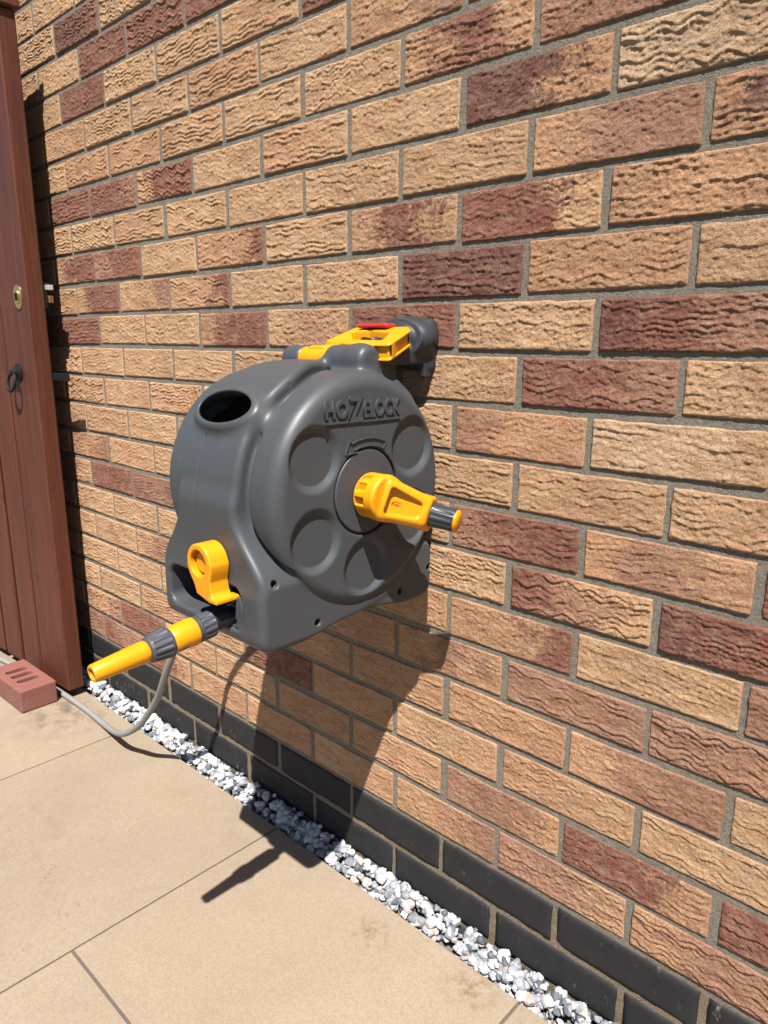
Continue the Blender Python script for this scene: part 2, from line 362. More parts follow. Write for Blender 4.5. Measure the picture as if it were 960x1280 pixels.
# ------------------------------------------------------------------ ground
LOW_BOUNCE = N('lawn'); p = LOW_BOUNCE.pos(); LOW_BOUNCE.col(LOW_BOUNCE.mix(LOW_BOUNCE.noise(p, 60, 6, .7), (.028, .042, .016), (.065, .085, .032))); LOW_BOUNCE.set(Roughness=1.0); LOW_BOUNCE.bump(LOW_BOUNCE.noise(p, 250, 5), .8, .01)  # unseen ground, coloured dark to cut light bounced onto the wall
gr = link('ground', box(-60, 60, -60, .25, -.30, -.085), None, LOW_BOUNCE.m); tag(gr, kind='structure')
patio = link('patio', box(-3.39, 1.40, -2.75, -.0515, -.084, G-.006), None, GROUT); tag(patio, kind='structure')
JX = [-.9975+.6*i for i in range(-4, 5)]
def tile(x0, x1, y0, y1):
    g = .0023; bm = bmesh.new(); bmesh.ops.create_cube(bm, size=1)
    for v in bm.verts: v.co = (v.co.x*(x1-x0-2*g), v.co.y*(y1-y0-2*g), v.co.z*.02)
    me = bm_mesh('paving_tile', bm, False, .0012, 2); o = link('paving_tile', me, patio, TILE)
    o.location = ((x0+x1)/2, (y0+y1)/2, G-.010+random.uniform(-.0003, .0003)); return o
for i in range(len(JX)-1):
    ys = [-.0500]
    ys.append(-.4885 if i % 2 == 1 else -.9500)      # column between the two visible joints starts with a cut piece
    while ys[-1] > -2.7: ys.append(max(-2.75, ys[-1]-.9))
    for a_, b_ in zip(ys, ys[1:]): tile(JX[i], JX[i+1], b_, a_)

# ------------------------------------------------------------------ brick wall
wall = link('brick_wall', box(-3.7, 1.8, .0014, .22, -.2, 2.72, name='brick_wall'), None, MORTAR)
tag(wall, 'house wall of wavy buff and red bricks above two black courses', 'wall')
L2, H2 = .1078, .0327
def brick_mesh(seed, smooth=False, nu=150, nv=48):
    r = np.random.default_rng(seed); o1, o2, o3, o4 = r.random(4)*200
    u = np.linspace(-L2, L2, nu); v = np.linspace(-H2, H2, nv); U, Vv = np.meshgrid(u, v, indexing='ij')
    if smooth: h = .0006*fbm(U*30+o1, Vv*30+o2, 4)
    else:
        wv, gt = r.choice([r.uniform(.35, .6), r.uniform(.6, .9), r.uniform(.8, 1.08)]), r.uniform(1.0, 1.8)      # how strongly combed, how gritty
        wl = r.uniform(.034, .062); amp = r.uniform(.0012, .0034); per = r.uniform(.0072, .0120); tilt = (r.random()-.5)*.16
        ph = (Vv+tilt*U+amp*np.sin(2*np.pi*U/wl+o3+1.6*fbm(U*12+o2, Vv*9+o1, 2))+.0070*fbm(U*12+o1, Vv*20+o2, 3)+.0012*fbm(U*70+o4, Vv*60+o3, 2))/per
        s = ph-np.floor(ph); row = np.floor(ph)
        lip = sstep(.04, .17, s)*(1-s)**1.3*1.35
        pres = np.clip(.62+1.9*fbm(U*17+o3+row*7.31, Vv*14+o4, 3), .08, 1.25)
        h = wv*.00165*lip*pres+.0016*fbm(U*26+o4, Vv*44+o1, 3)+gt*.0010*fbm(U*170+o1, Vv*230+o3, 3)+gt*.0006*(vnoise(U*330+o3, Vv*360+o2)-.5)-.0003
        pit = vnoise(U*150+o2, Vv*230+o4); h = h-.0012*np.clip(pit-.80, 0, 1)/.20
        ck = vnoise(U*30+o1, Vv*52+o3); h = h-.0016*np.clip(ck-.88, 0, 1)/.12
    if not smooth: h = np.maximum(h, -.0014)
    # worn arrises
    eu = L2-np.abs(U); ev = H2-np.abs(Vv); k = .0022
    e = np.minimum(eu, ev)+.0010*fbm(U*90+o1, Vv*90+o4, 3)
    cr = .003 if smooth else .0045; q = np.hypot(np.maximum(cr-eu, 0), np.maximum(cr-ev, 0)); e = np.minimum(e, cr-q+.0005)
    edge = np.where(e < k, (1-np.sqrt(np.maximum(0, 1-((k-np.clip(e, 0, k))/k)**2)))*.0022, 0); h = h*sstep(-.001, .006, e)-edge
    jx = .0018*fbm(Vv*60+o2, U*0+o1, 2)*np.where(np.abs(U) > L2-.001, 1, 0); jz = .0018*fbm(U*45+o3, Vv*0+o2, 3)*np.where(np.abs(Vv) > H2-.001, 1, 0)
    V = np.stack([U+jx, -h, Vv+jz], -1).reshape(-1, 3); I = np.arange(nu*nv).reshape(nu, nv)
    F = np.stack([I[:-1, :-1], I[1:, :-1], I[1:, 1:], I[:-1, 1:]], -1).reshape(-1, 4).tolist()
    ring = list(I[:, 0])+list(I[-1, 1:])+list(I[-2::-1, -1])+list(I[0, -2:0:-1]); n = len(V); m = len(ring)
    B = V[ring].copy(); B[:, 1] = .012; V = np.concatenate([V, B])
    for i in range(m): j = (i+1) % m; F.append([int(ring[j]), int(ring[i]), n+i, n+j])
    return mesh_np('brick', V, F)
VAR = [brick_mesh(100+i) for i in range(18)]; BVAR = [brick_mesh(300+i, True, 30, 12) for i in range(4)]
for m_ in VAR: m_.materials.append(BRICK)
for m_ in BVAR: m_.materials.append(BLACKB)
PAL = {'B': (.650, .408, .228), 'O': (.620, .358, .200), 'P': (.440, .238, .154), 'R': (.305, .128, .088), 'D': (.215, .094, .073), 'Y': (.680, .475, .300)}
ROWS = {  # course: (first half-brick index, three colour stops per brick from left to right)
 23: (-14, 'OBB BBB BBB BOB'), 22: (-13, 'BBB DDR BBB BBO'), 21: (-14, 'OOO BBB RRR RRR RRD'), 20: (-13, 'BBB RRR BBB BBB BOB RRR'),
 19: (-14, 'BBB OOO BBB BBB OOO BBB OOP PRR'), 18: (-13, 'BBB OOO OOO OBO BBB BBB ORO PPR'), 17: (-14, 'BBB RRR RRP ORR BBB OOB BBB DDO YYB'),
 16: (-13, 'BBB BBB OOB BBB BBB BBB BBB OPP ODD'), 15: (-14, 'BBB ORR PRR BBB OOR BBB ORB RRB OOO'), 14: (-13, 'OOO BRR BBP BOR BBB BBB DDD OOO BBO'),
 13: (-14, 'RRR RRR BBB BBB ORR BOO RRR BBB DRP'), 12: (-13, 'BBB BBB BBB BBB BBB BBB BBB RRP BBB'), 11: (-14, 'BBB OBO BBO BOO BBB BBB BBB POO YYB'),
 10: (-13, 'OOB OOB BBB BBB BBB BBB BBB BOB BBB'), 9: (-14, 'BBB POP BOB BBB BBB BBB BBB PRR OPO'), 8: (-13, 'PPO RRR RPR BBB BBB BBB BBB RPB DRR'),
 7: (-14, 'BBB BBB BBB BBB BBB BBB BBO OOR BBB PPO'), 6: (-13, 'OOB BOB OPP OOB OOO OOO OPO PPP PPO'), 5: (-14, 'BBB BBB BBB BOB OOO OOO OOO OOO OPP BBO'),
 4: (-13, 'OOB BBB BOO BBB RRR OOO BBO OOB BBB'), 3: (-14, 'OOO POP RRR BOO BBB OOO OOO PPO RRO RRR'), 2: (-13, 'PRP RPP RRO BOO OOO BBO BOP PPO OPP')}
allb = []; fillV = []; fillF = []; nfill = 0
rb = random.Random(5)
cold = brick_mesh(900, False, 20, 8); coldb = brick_mesh(901, True, 8, 4)
vis_rng = {}
for k in range(-1, 36):
    par = 1 if k % 2 == 0 else 0
    st, codes = ROWS.get(k, (None, ''))
    codes = codes.split()
    for n in range(-32+par, 15, 2):
        x = (n+1)*.1125; z = (k+.5)*.075
        code = codes[(n-st)//2] if (st is not None and 0 <= (n-st)//2 < len(codes)) else rb.choice(['BBB', 'OOO', 'BOB', 'BBB', 'ORR', 'RRR', 'PPO', 'BBO'])
        # seen from where the photograph was taken, with a margin
        dv = Vector((x, 0, z))-Vector(M.translation); fx = dv.dot(r2)/dv.dot(fw)*907.6; fy = dv.dot(u2)/dv.dot(fw)*907.6
        near = dv.dot(fw) > .1 and -560 < fx < 640 and -800 < fy < 690
        core = near and (-470-60 < fx)
        allb.append((near and core, k, n, x, z, code))
seen = [b for b in allb if b[0] and b[1] >= 0]; 
for b in allb:
    vis, k, n, x, z, code = b
    black = k < 2
    dx, dy, dz = rb.uniform(-.0016, .0016), rb.uniform(-.0010, .0002), rb.uniform(-.0012, .0012); rot = rb.uniform(-.008, .008)
    if vis and k >= 0:
        me = rb.choice(BVAR if black else VAR); o = link('brick', me, wall); fl = rb.random() < .5
        o.location = (x+dx, dy-.0008, z+dz); o.rotation_euler = (rb.uniform(-.006, .006), rot, rb.uniform(-.003, .003)); o.scale = ((-1 if fl else 1)*rb.uniform(.984, 1.006), 1, rb.uniform(.975, 1.012))
        if black: o['bloom'] = 1.0 if (x < -.55 and k == 0) else (.5 if x < -.6 else rb.uniform(.10, .5))
        else:
            cc = []
            for ch in code:
                j = rb.uniform(.88, 1.10); t = rb.uniform(-.02, .02); c = PAL[ch]; cc.append([min(.8, c[0]*j), c[1]*j*(1+t), c[2]*j*(1+2*t)])
            if fl: cc = cc[::-1]
            for nm, c in zip(('c1', 'c2', 'c3'), cc): o[nm] = c
    else:
        src = coldb if black else cold; co = np.empty(len(src.vertices)*3, np.float32); src.vertices.foreach_get('co', co); co = co.reshape(-1, 3)+np.array([x+dx, dy-.0008, z+dz])
        fillV.append((co, [[i+nfill for i in p_.vertices] for p_ in src.polygons], black, PAL[code[1]])); nfill += len(co)
V = np.concatenate([f[0] for f in fillV]); F = sum((f[1] for f in fillV), [])
me = mesh_np('brickwork', V, F)
fa = N('outer_brickwork'); cA = fa.n('ShaderNodeAttribute', attribute_name='tint').outputs['Color']; pp = fa.pos()
fa.col(fa.mix(fa.noise(pp, 60, 6, .7), fa.mix(1.0, cA, (.75, .68, .62), 'MULTIPLY'), cA)); fa.set(Roughness=.92); fa.bump(fa.noise(pp, 200, 5, .7), .9, .003)
att = me.color_attributes.new('tint', 'FLOAT_COLOR', 'POINT')
cols = np.concatenate([np.tile(np.array([*( (.02, .02, .022) if f[2] else f[3]), 1.0], np.float32), (len(f[0]), 1)) for f in fillV]); att.data.foreach_set('color', cols.ravel())
bw = link('brickwork', me, wall, fa.m); tag(bw, kind='stuff')

# ------------------------------------------------------------------ gravel strip
bed = link('gravel_bed', box(-3.6, 1.75, -.0495, .0, -.084, -.030), None, EARTH); tag(bed, kind='structure')
base = bmesh.new(); bmesh.ops.create_icosphere(base, subdivisions=1, radius=1); BV = np.array([v.co for v in base.verts]); BF = np.array([[v.index for v in f.verts] for f in base.faces]); base.free()
b2 = bmesh.new(); bmesh.ops.create_icosphere(b2, subdivisions=2, radius=1); BV2 = np.array([v.co for v in b2.verts]); BF2 = np.array([[v.index for v in f.verts] for f in b2.faces]); b2.free()
Vs = []; Fs = []; Cs = []; nv = 0; rg = np.random.default_rng(3)
def stone(x, y, z, s):
    global nv
    P = BV2*rg.uniform(.6, 1.15, 3); 
    for _ in range(11):      # chop facets
        d = rg.normal(size=3); d /= np.linalg.norm(d); c = rg.uniform(.38, .72); t = P@d; P = P-np.outer(np.maximum(t-c, 0), d)
    A = np.linalg.qr(rg.normal(size=(3, 3)))[0]; P = P@A.T*s; P[:, 2] *= .85
    w_ = rg.random()
    if w_ < .50: c = np.array([.48, .475, .47])*rg.uniform(.8, 1.12)
    elif w_ < .77: c = np.array([.27, .28, .30])*rg.uniform(.7, 1.2)
    elif w_ < .87: c = np.array([.50, .40, .345])*rg.uniform(.85, 1.05)
    else: c = np.array([.10, .11, .125])*rg.uniform(.7, 1.3)
    Vs.append(P+np.array([x, y, z])); Fs.append(BF2+nv); Cs.append(np.tile([*c, 1.0], (len(P), 1))); nv += len(P)
for lay, (z0, cnt) in enumerate(((-.022, 700), (-.010, 850), (.0005, 640))):
    for i in range(cnt):
        x = rg.uniform(-2.0, 1.0); y = rg.uniform(-.042, -.006); s = rg.choice([rg.uniform(.005, .008), rg.uniform(.008, .0125), rg.uniform(.0115, .0165)])
        y = min(-s*.75, max(-.0495+s*.9, y)); t = (y+.05)/.05
        stone(x, y, z0+rg.uniform(-.004, .004)+(t*.018-.008 if lay == 2 else t*.010-.006), s)
for i in range(340):     # chippings heaped against the wall
    s_ = rg.uniform(.006, .0145); stone(rg.uniform(-2.0, 1.0), -rg.uniform(s_*.7, .026), rg.uniform(.004, .014), s_)
me = mesh_np('gravel', np.concatenate(Vs), np.concatenate(Fs), False); att = me.color_attributes.new('tint', 'FLOAT_COLOR', 'POINT'); att.data.foreach_set('color', np.concatenate(Cs).astype(np.float32).ravel())
gv = link('gravel', me, None, GRAVEL); tag(gv, 'strip of white and grey stone chippings along foot of wall', 'gravel', kind='stuff')

# ------------------------------------------------------------------ wooden gate, open against the wall
a = N('unstained_tar_board'); p = a.obj(); a.col(a.mix(a.noise(p, 40, 5, .6), (.006, .004, .003), (.018, .010, .007))); a.set(Roughness=.9); GROOVE_SHADE = a.m  # near-black colour stands in for the shade between the gate boards
gate = empty('wooden_gate', (-1.268, -.082, .014)); tag(gate, 'red-brown boarded timber gate standing open beside the wall', 'gate')
gx = lambda me, name, mat=WOOD: child(link(name, me, None, mat), gate)
X0, YF, YB, GT = -1.268, -.106, -.060, 1.738
gx(box(X0-.155, X0, YF, YB, .014, GT, .004, 2), 'stile')
bx_ = X0-.172; i = 0
while bx_ > -2.25:
    gx(box(bx_-.105, bx_, YF+.003, YF+.0130, .014+random.uniform(0, .004), GT-.004, .003, 1), 'board'); bx_ -= .124; i += 1
gx(box(-2.25, X0-.157, YF+.0135, YF+.0235, .02, GT-.006, 0), 'backing_panel', GROOVE_SHADE)  # backing coloured dark so the board gaps read as shaded grooves
for zz in (.12, .80, 1.50): gx(box(-2.25, X0-.156, YF+.0240, YB-.001, zz, zz+.12, .003), 'rail')
gx(box(-2.27, X0+.010, YF-.010, YB+.010, GT+.0015, GT+.024, .005, 2), 'cap_rail')
# lock rose, ring latch
es = gx(lathe((-1.312, YF+.001, 1.094), (0, -1, 0), [(0, .021), (.003, .021), (.0045, .0195), (.0045, .012), (.007, .0115), (.007, .0)], 40), 'lock_escutcheon', BRASS)
es.scale = (1, 1, 1)
for v in es.data.vertices: v.co.z = 1.094+(v.co.z-1.094)*1.45
kb = link('key_barrel', box(-1.3145, -1.3095, YF-.0095, YF-.0065, 1.085, 1.104, .0008), None, IRON); kb.parent = es
gx(lathe((-1.357, YF+.001, .905), (0, -1, 0), [(0, .023), (.004, .023), (.006, .018), (.012, .009), (.022, .008), (.026, .0)], 32), 'latch_rose', IRON)
pth = np.array([(-1.360+.022*math.sin(t)*.9, YF-.016-.010*(1-math.cos(t))*.5, .880+.024*math.cos(t)) for t in np.linspace(0, 2*math.pi, 40)[:-1]])
gx(tube(pth, .0038, 10, closed=True), 'latch_ring', IRON)
lb = gx(box(X0-.10, X0+.075, YB+.0005, YB+.0075, .885, .905, .0015), 'latch_bar', IRON)
gx(box(X0-.09, X0-.004, YB+.0003, YB+.020, 1.065, 1.130, .003), 'rim_lock', IRON)
gx(box(X0-.0035, X0+.014, YB+.004, YB+.018, 1.112, 1.124, .001), 'latch_tongue', ZINC)
gx(box(X0-.0035, X0+.013, YB+.004, YB+.017, 1.080, 1.098, .002), 'lock_bolt', BRASS)
gate.rotation_euler = (math.radians(.45), 0, math.radians(3.5))

# ------------------------------------------------------------------ red brick used as a door stop
bc = Vector((-1.385, -.1865, G))
def f_brick(x, y, z):
    d = rbox(x, y, z, (0, 0, .0325), (.1065, .0500, .0325), .004)
    for sx in (-.040, 0, .040):
        sl_ = np.hypot(x-sx, np.maximum(np.abs(y)-.0175, 0))-.0118; d = smax(d, -np.maximum(sl_, .012-z), .002)
    return d
rbk = link('red_brick', sdf_mesh('red_brick', f_brick, (-.112, -.056, -.006), (.112, .056, .071), .0022), None, REDB)
rbk.location = bc; rbk.rotation_euler = (0, 0, math.radians(1.5)); tag(rbk, 'red clay brick with three slots holding the timber gate open', 'brick')

# ------------------------------------------------------------------ hose reel
XC = -.125; YC, ZC = -.187, .791
reel = empty('hose_reel', (XC, YC, .600)); tag(reel, 'grey wall mounted hose reel with yellow crank', 'hose reel')
part = lambda name, me, mat, par=reel: (child(link(name, me, None, mat), reel) if par is reel else _sub(link(name, me, None, mat), par))
def _sub(o, par):
    o.parent = par; return o
HN = np.array([0, -.766, .643]); HN /= np.linalg.norm(HN); HP = np.array([XC, -.327, .9065])
SCREWS = [(-.272, .623), (-.106, .625), (-.040, .648), (-.341, .692)]
def f_body(x, y, z):
    t = x-XC; rr = np.hypot(y-YC, z-ZC)
    drum = extr(rr-.160, t, .125, .021)
    wb = .064+(.1155-.064)*(1-sstep(.685, .790, z))**1.5; wb = wb-.034*sstep(-.27, -.17, y)*sstep(.8, .9, z)
    drum = smax(drum, -np.maximum(np.abs(t)-wb-.011, .1525-rr), .004)
    side2 = rrect(y, z, (-.1965, .648), (.1655, .046), .022)
    side = extr(side2, t, .1155, .010)
    d = smin(drum, side, .004)
    b2 = smin(rr-.1735, rrect(y, z, (-.275, .70), (.0868, .100), .02), .02); b2 = np.where(y > -.10, np.maximum(b2, rr-.150), b2)
    band = extr(b2, t, wb, .010)
    d = smin(d, band, .007)
    ht = (x-HP[0])*HN[0]+(y-HP[1])*HN[1]+(z-HP[2])*HN[2]; hr = np.sqrt(np.maximum((x-HP[0])**2+(y-HP[1])**2+(z-HP[2])**2-ht**2, 0))
    hv = (y-HP[1])*HN[2]-(z-HP[2])*HN[1]; ell = lambda a_, b_: (np.sqrt(((x-HP[0])/a_)**2+(hv/b_)**2)-1)*b_*.92
    d = smin(d, extr(ell(.0630, .0325)-.28*np.maximum(-ht, 0), ht+.030, .031, .006), .009)
    # hinge lugs on top
    lug = np.minimum(extr(np.hypot(y+.150, z-.9635)-.0215, x+.068, .040, .010), extr(np.hypot(y+.150, z-.9635)-.0200, x+.181, .021, .008))
    d = smin(d, lug, .014)
    web = rcone(x, y, z, (-.052, -.145, .966), (-.030, -.085, .912), .018, .012); d = smin(d, web, .014)
    # hollow shell, arch under the base, openings
    cav = np.minimum(np.minimum(extr(rr-.142, t, .100, .02), extr(rr-.164, np.abs(t)-wb+.064, .054, .008)), extr(rrect(y, z, (-.255, .70), (.085, .078), .02), t, .055, .01)); d = np.maximum(d, -cav)
    d = smax(d, -(np.hypot((y+.190)*.34, z-.575)-.0400), .006)
    d = smax(d, -np.maximum(extr(ell(.0545, .0250)-np.minimum(.30*np.maximum(-ht-.003, 0), .006), ht+.025, .050, .001), 0*ht-1), .003)
    op = extr(rrect(x, z, (-.137, .652), (.085, .028), .016), y+.36, .07, .004); d = smax(d, -op, .006)
    # five dished circles, hub recess
    s = -x
    for k in (30, 150, 210, 270, 330):
        cy, cz = YC+.107*math.cos(math.radians(k)), ZC+.107*math.sin(math.radians(k)); rd = np.hypot(y-cy, z-cz)
        d = smax(d, -np.maximum((rd-(.0435-1.25*s))*.6, s-.0070), .0018)
    d = smax(d, -np.maximum(rr-.0605, s-.006), .0015)
    d = d+.0011*np.exp(-((t+.020)/.0016)**2)*(y < -.30)*(z < .87)*(z > .70)
    for (cy, cz) in SCREWS: d = smax(d, -np.maximum(np.hypot(y-cy, z-cz)-.0050, -.034-x), .002)
    for pp_ in ((-.056, -.268, .935), (-.054, -.337, .858)):
        d = smax(d, -(np.sqrt((x-pp_[0])**2+(y-pp_[1])**2+(z-pp_[2])**2)-.0058), .002)
    return d
bod = part('casing', sdf_mesh('casing', f_body, (-.262, -.375, .592), (.008, -.018, 1.0), .0020), GREY)
YH, ZH = -.1865, .787
hub = part('hub_plate', lathe((-.0055, YH-.002, ZH+.005), (1, 0, 0), [(0, .0572), (.0050, .0572), (.0062, .0560), (.0066, .050), (.0066, 0)], 72), GREY)
# raised lettering and arrow on the face
face = lambda u0, v0: (lambda u, v, nn: (.0004+nn, u0+u, v0+v))
for tx, w_, h_, cy, cz in (('HO', .040, .0235, -.2435, .9050), ('Z', .027, .0340, -.2090, .9040), ('ELOCK', .072, .0235, -.1585, .9035)):
    part('lettering', fit_text(text_mesh(tx, .03, .0021, .0009), face(cy, cz), w_, h_), GREY)
part('lettering', box(-.001, .0023, -.2640, -.2235, .8868, .8892), GREY); part('lettering', box(-.001, .0023, -.1980, -.1225, .8860, .8884), GREY)
av = []; 
for i in range(25):
    t = math.radians(66+i*(113-66)/24); 
    for r_ in (.0850, .0765): av.append((YC+r_*math.cos(t), ZC-.010+r_*math.sin(t)))
def strip_mesh(pts, x0, x1):
    V = [(x0, a, b) for a, b in pts]+[(x1, a, b) for a, b in pts]; n = len(pts); F = []
    for i in range(0, n-2, 2):
        F += [(n+i, n+i+1, n+i+3, n+i+2), (i, i+2, i+3, i+1), (i, n+i, n+i+2, i+2), (i+1, i+3, n+i+3, n+i+1)]
    F += [(0, 1, n+1, n), (n-2, 2*n-2, 2*n-1, n-1)]
    return mesh_np('arrow', V, F, False)
# arrow drawn as an outline: two thin arcs, end, and head
def arc(r0, r1, a0, a1): 
    p_ = []
    for i in range(25):
        t = math.radians(a0+i*(a1-a0)/24)
        for r_ in (r1, r0): p_.append((YC+r_*math.cos(t), ZC-.012+r_*math.sin(t)))
    return p_
for P_ in (arc(.0845, .0857, 66, 110), arc(.0745, .0757, 66, 108), arc(.0745, .0857, 65.2, 66)): part('arrow', strip_mesh(P_, -.0006, .0021), GREY)
def bar2(p0, p1, w_):
    p0 = np.array(p0); p1 = np.array(p1); n_ = np.array([-(p1-p0)[1], (p1-p0)[0]]); n_ = n_/np.linalg.norm(n_)*w_/2
    return [tuple(p0+n_), tuple(p0-n_), tuple(p1+n_), tuple(p1-n_)]
pol = lambda r_, a_: (YC+r_*math.cos(math.radians(a_)), ZC-.012+r_*math.sin(math.radians(a_)))
for p0, p1 in ((pol(.0850, 110), pol(.0905, 112)), (pol(.0905, 112), pol(.0780, 122)), (pol(.0780, 122), pol(.0705, 106)), (pol(.0705, 106), pol(.0750, 108))): part('arrow', strip_mesh(bar2(p0, p1, .0012), -.0006, .0021), GREY)

# crank
EA = np.array([.056, -.1265, .7600]); TP = np.array([.101, -.1115, .7530]); gd = (TP-EA)/np.linalg.norm(TP-EA)
ad = EA-np.array([.022, YH, ZH])
A0 = np.array([.022, YH, ZH]); ca = (EA-A0)/np.linalg.norm(EA-A0); cc_ = np.array([.66, -.73, .19]); cn = cc_-ca*(ca@cc_); cn /= np.linalg.norm(cn); cw = np.cross(cn, ca); CL = np.linalg.norm(EA-A0)
def f_crank(x, y, z):
    d = extr(np.hypot(y-YH, z-ZH)-.0310, x-.0205, .0190, .005)
    dx, dy, dz = x-A0[0], y-A0[1], z-A0[2]
    pa = dx*ca[0]+dy*ca[1]+dz*ca[2]; pn = dx*cn[0]+dy*cn[1]+dz*cn[2]; pw = dx*cw[0]+dy*cw[1]+dz*cw[2]
    k = np.clip(pa/CL, -.2, 1.05); hw = .0300+(.0222-.0300)*k; hn = .0225+(.0200-.0225)*k; r_ = .011
    qa = np.abs(pw)-hw+r_; qb = np.abs(pn)-hn+r_; sec = np.minimum(np.maximum(qa, qb), 0)+np.hypot(np.maximum(qa, 0), np.maximum(qb, 0))-r_
    d = smin(d, extr(sec, pa-.034, .036, .006), .006)
    d = smin(d, cyl(x, y, z, EA-gd*.001, gd, .0250, .009, .005), .005)
    t = np.clip((pa-.006)/.050, 0, 1); pk = np.hypot(np.maximum(np.abs(pa-.031)-.020, 0), np.maximum(np.abs(pw)-(.0135-.0085*t), 0))-.0055
    d = smax(d, -np.maximum(pk*.8, (.0105+.10*pa)-pn), .003)
    for a_ in (150, 185, 220, 255, 115):       # slots round the boss
        cy, cz = YH+.0310*math.cos(math.radians(a_)), ZH+.0310*math.sin(math.radians(a_)); d = smax(d, -rbox(x, y, z, (.014, cy, cz), (.008, .0052, .0052), .001), .001)
    return np.maximum(d, .0020-x)
crank = part('crank_arm', sdf_mesh('crank_arm', f_crank, (0, -.236, .715), (.09, -.085, .845), .0014), YEL)
gp = part('crank_grip', lathe(EA, gd, [(-.004, .0150), (.006, .0166), (.010, .0168), (.0115, .0170), (.040, .0160), (.0415, .0156), (.043, .0150)], 96, rib=(12, .0013, .0112, .0402)), GREYD)
tipc = part('grip_cap', lathe(EA+gd*.0432, gd, [(0, .0154), (.002, .0152), (.0042, .0130), (.0052, .007), (.0055, 0)], 40), YEL)
me = text_mesh('HOZELOCK', .01, .0005); ar = np.array([0, .80, -.42]); ar = (EA-np.array([.030, YH, ZH])); ar /= np.linalg.norm(ar)
nn_ = np.array([1, 0, 0])-ar*ar[0]; nn_ /= np.linalg.norm(nn_); vv_ = np.cross(nn_, ar); o0 = A0+ca*.028+cn*.0134; ar = ca; nn_ = cn; vv_ = cw if cw[2] > 0 else -cw
fit_text(me, lambda u, v, n_: tuple(o0+ar*u+vv_*v+nn_*n_), .026, .0065); part('lettering', me, YEL, None) if False else child(link('lettering', me, None, YEL), reel)

# folding carry handle: hinge tube and loop
part('hinge_tube', lathe((-.162, -.150, .9640), (1, 0, 0), [(0, .0178), (.056, .0178)], 36), YEL)
out = [(-.143, -.120), (-.148, -.062), (-.048, -.060), (-.032, -.074), (-.013, -.132), (-.055, -.134)]
inn = [(-.096, -.114), (-.134, -.080), (-.108, -.074), (-.060, -.084), (-.042, -.117)]
def d_poly(px_, py_, P_):
    P_ = np.array(P_); d = np.full(px_.shape, 1e9); s = np.ones(px_.shape); n_ = len(P_)
    for i in range(n_):
        a_, b_ = P_[i], P_[i-1]; ex, ey = b_-a_; wx, wy = px_-a_[0], py_-a_[1]; t = np.clip((wx*ex+wy*ey)/(ex*ex+ey*ey), 0, 1)
        d = np.minimum(d, (wx-ex*t)**2+(wy-ey*t)**2)
        c1 = py_ >= a_[1]; c2 = py_ < b_[1]; c3 = ex*wy > ey*wx; fl = (c1 & c2 & c3) | (~c1 & ~c2 & ~c3); s = np.where(fl, -s, s)
    return s*np.sqrt(d)
def f_handle(x, y, z):
    zz = (z-(.974+(y+.14)*.30))*.958
    dout = d_poly(x, y, out)-.006; din = d_poly(x, y, inn)-.003
    ringd = np.maximum(dout, -din); d = extr(ringd, zz, .0115, .0022)
    # moulded pockets along the outer wall
    pk = np.maximum(np.maximum(-(dout+.004), np.abs(zz)-.0082), -(.0045-np.abs(((x-y)*30) % 1-.5)/30*1.0+.006)*0-1)
    d = smax(d, -np.maximum(np.maximum(-(dout+.0045), np.abs(zz)-.0080), .0016-np.abs((((x+y*.6)/.034) % 1)-.5)*.034), .001)
    arm = rbox(x, y, z, (-.131, -.138, .975), (.018, .022, .0085), .004); return smin(d, arm, .006)
part('carry_handle', sdf_mesh('carry_handle', f_handle, (-.162, -.19, .945), (.012, -.028, 1.035), .0015), YEL)

# yellow keeper clip above the nozzle, cradle inside the outlet
CX, CZ = -.101, .7110
def f_clip(x, y, z):
    ring = np.hypot(x-CX, z-CZ)-.0265
    tail = d_poly(x, z, [(CX-.020, CZ-.006), (CX+.0235, CZ), (CX+.0220, CZ-.020), (CX+.0245, CZ-.034), (CX+.030, CZ-.042), (CX+.020, CZ-.046), (CX-.006, CZ-.040)])-.0015
    d = extr(smin(ring, tail, .008), y+.3775, .0145, .0022)
    rec = extr(np.hypot(x-CX+.001, z-CZ-.0005)-.0175, y+.392, .012, .001); d = smax(d, -rec, .0015)
    d = smin(d, extr(np.hypot(x-CX+.001, z-CZ-.0005)-.0145, y+.383, .0020, .001), .001)
    lip = rbox(x, y, z, (CX+.030, -.3745, CZ-.0435), (.0085, .0185, .0032), .002); return smin(d, lip, .004)
clip = part('nozzle_clip', sdf_mesh('nozzle_clip', f_clip, (-.134, -.398, .652), (-.052, -.352, .742), .0014), YEL)
ND = Vector((0, -.174, -.017)).normalized(); NB = Vector((-.086, -.3740, .6345))
part('outlet_spigot', lathe(NB-ND*.09, ND, [(0, .0125), (.060, .0125), (.061, .0150), (.068, .0150), (.069, .0122), (.099, .0122)], 36), BLACKP)
def f_cradle(x, y, z):
    d = np.maximum(d_poly(x, z, [(-.102, .6255), (-.046, .6255), (-.048, .634), (-.058, .668), (-.065, .668), (-.068, .640), (-.098, .632)])-.001, np.abs(y+.345)-.016)
    d = np.maximum(d, -(np.hypot(x+.0745, z-.6335)-.0075)); return d
part('nozzle_cradle', sdf_mesh('nozzle_cradle', f_cradle, (-.112, -.366, .618), (-.036, -.324, .676), .0016), GREYL)
# water inlet on the far side of the casing
part('inlet_elbow', lathe((-.247, YC, ZC-.01), (-1, 0, 0), [(0, .03), (.012, .028), (.013, .017), (.040, .017), (.041, .013), (.052, .013)], 36), GREYD)

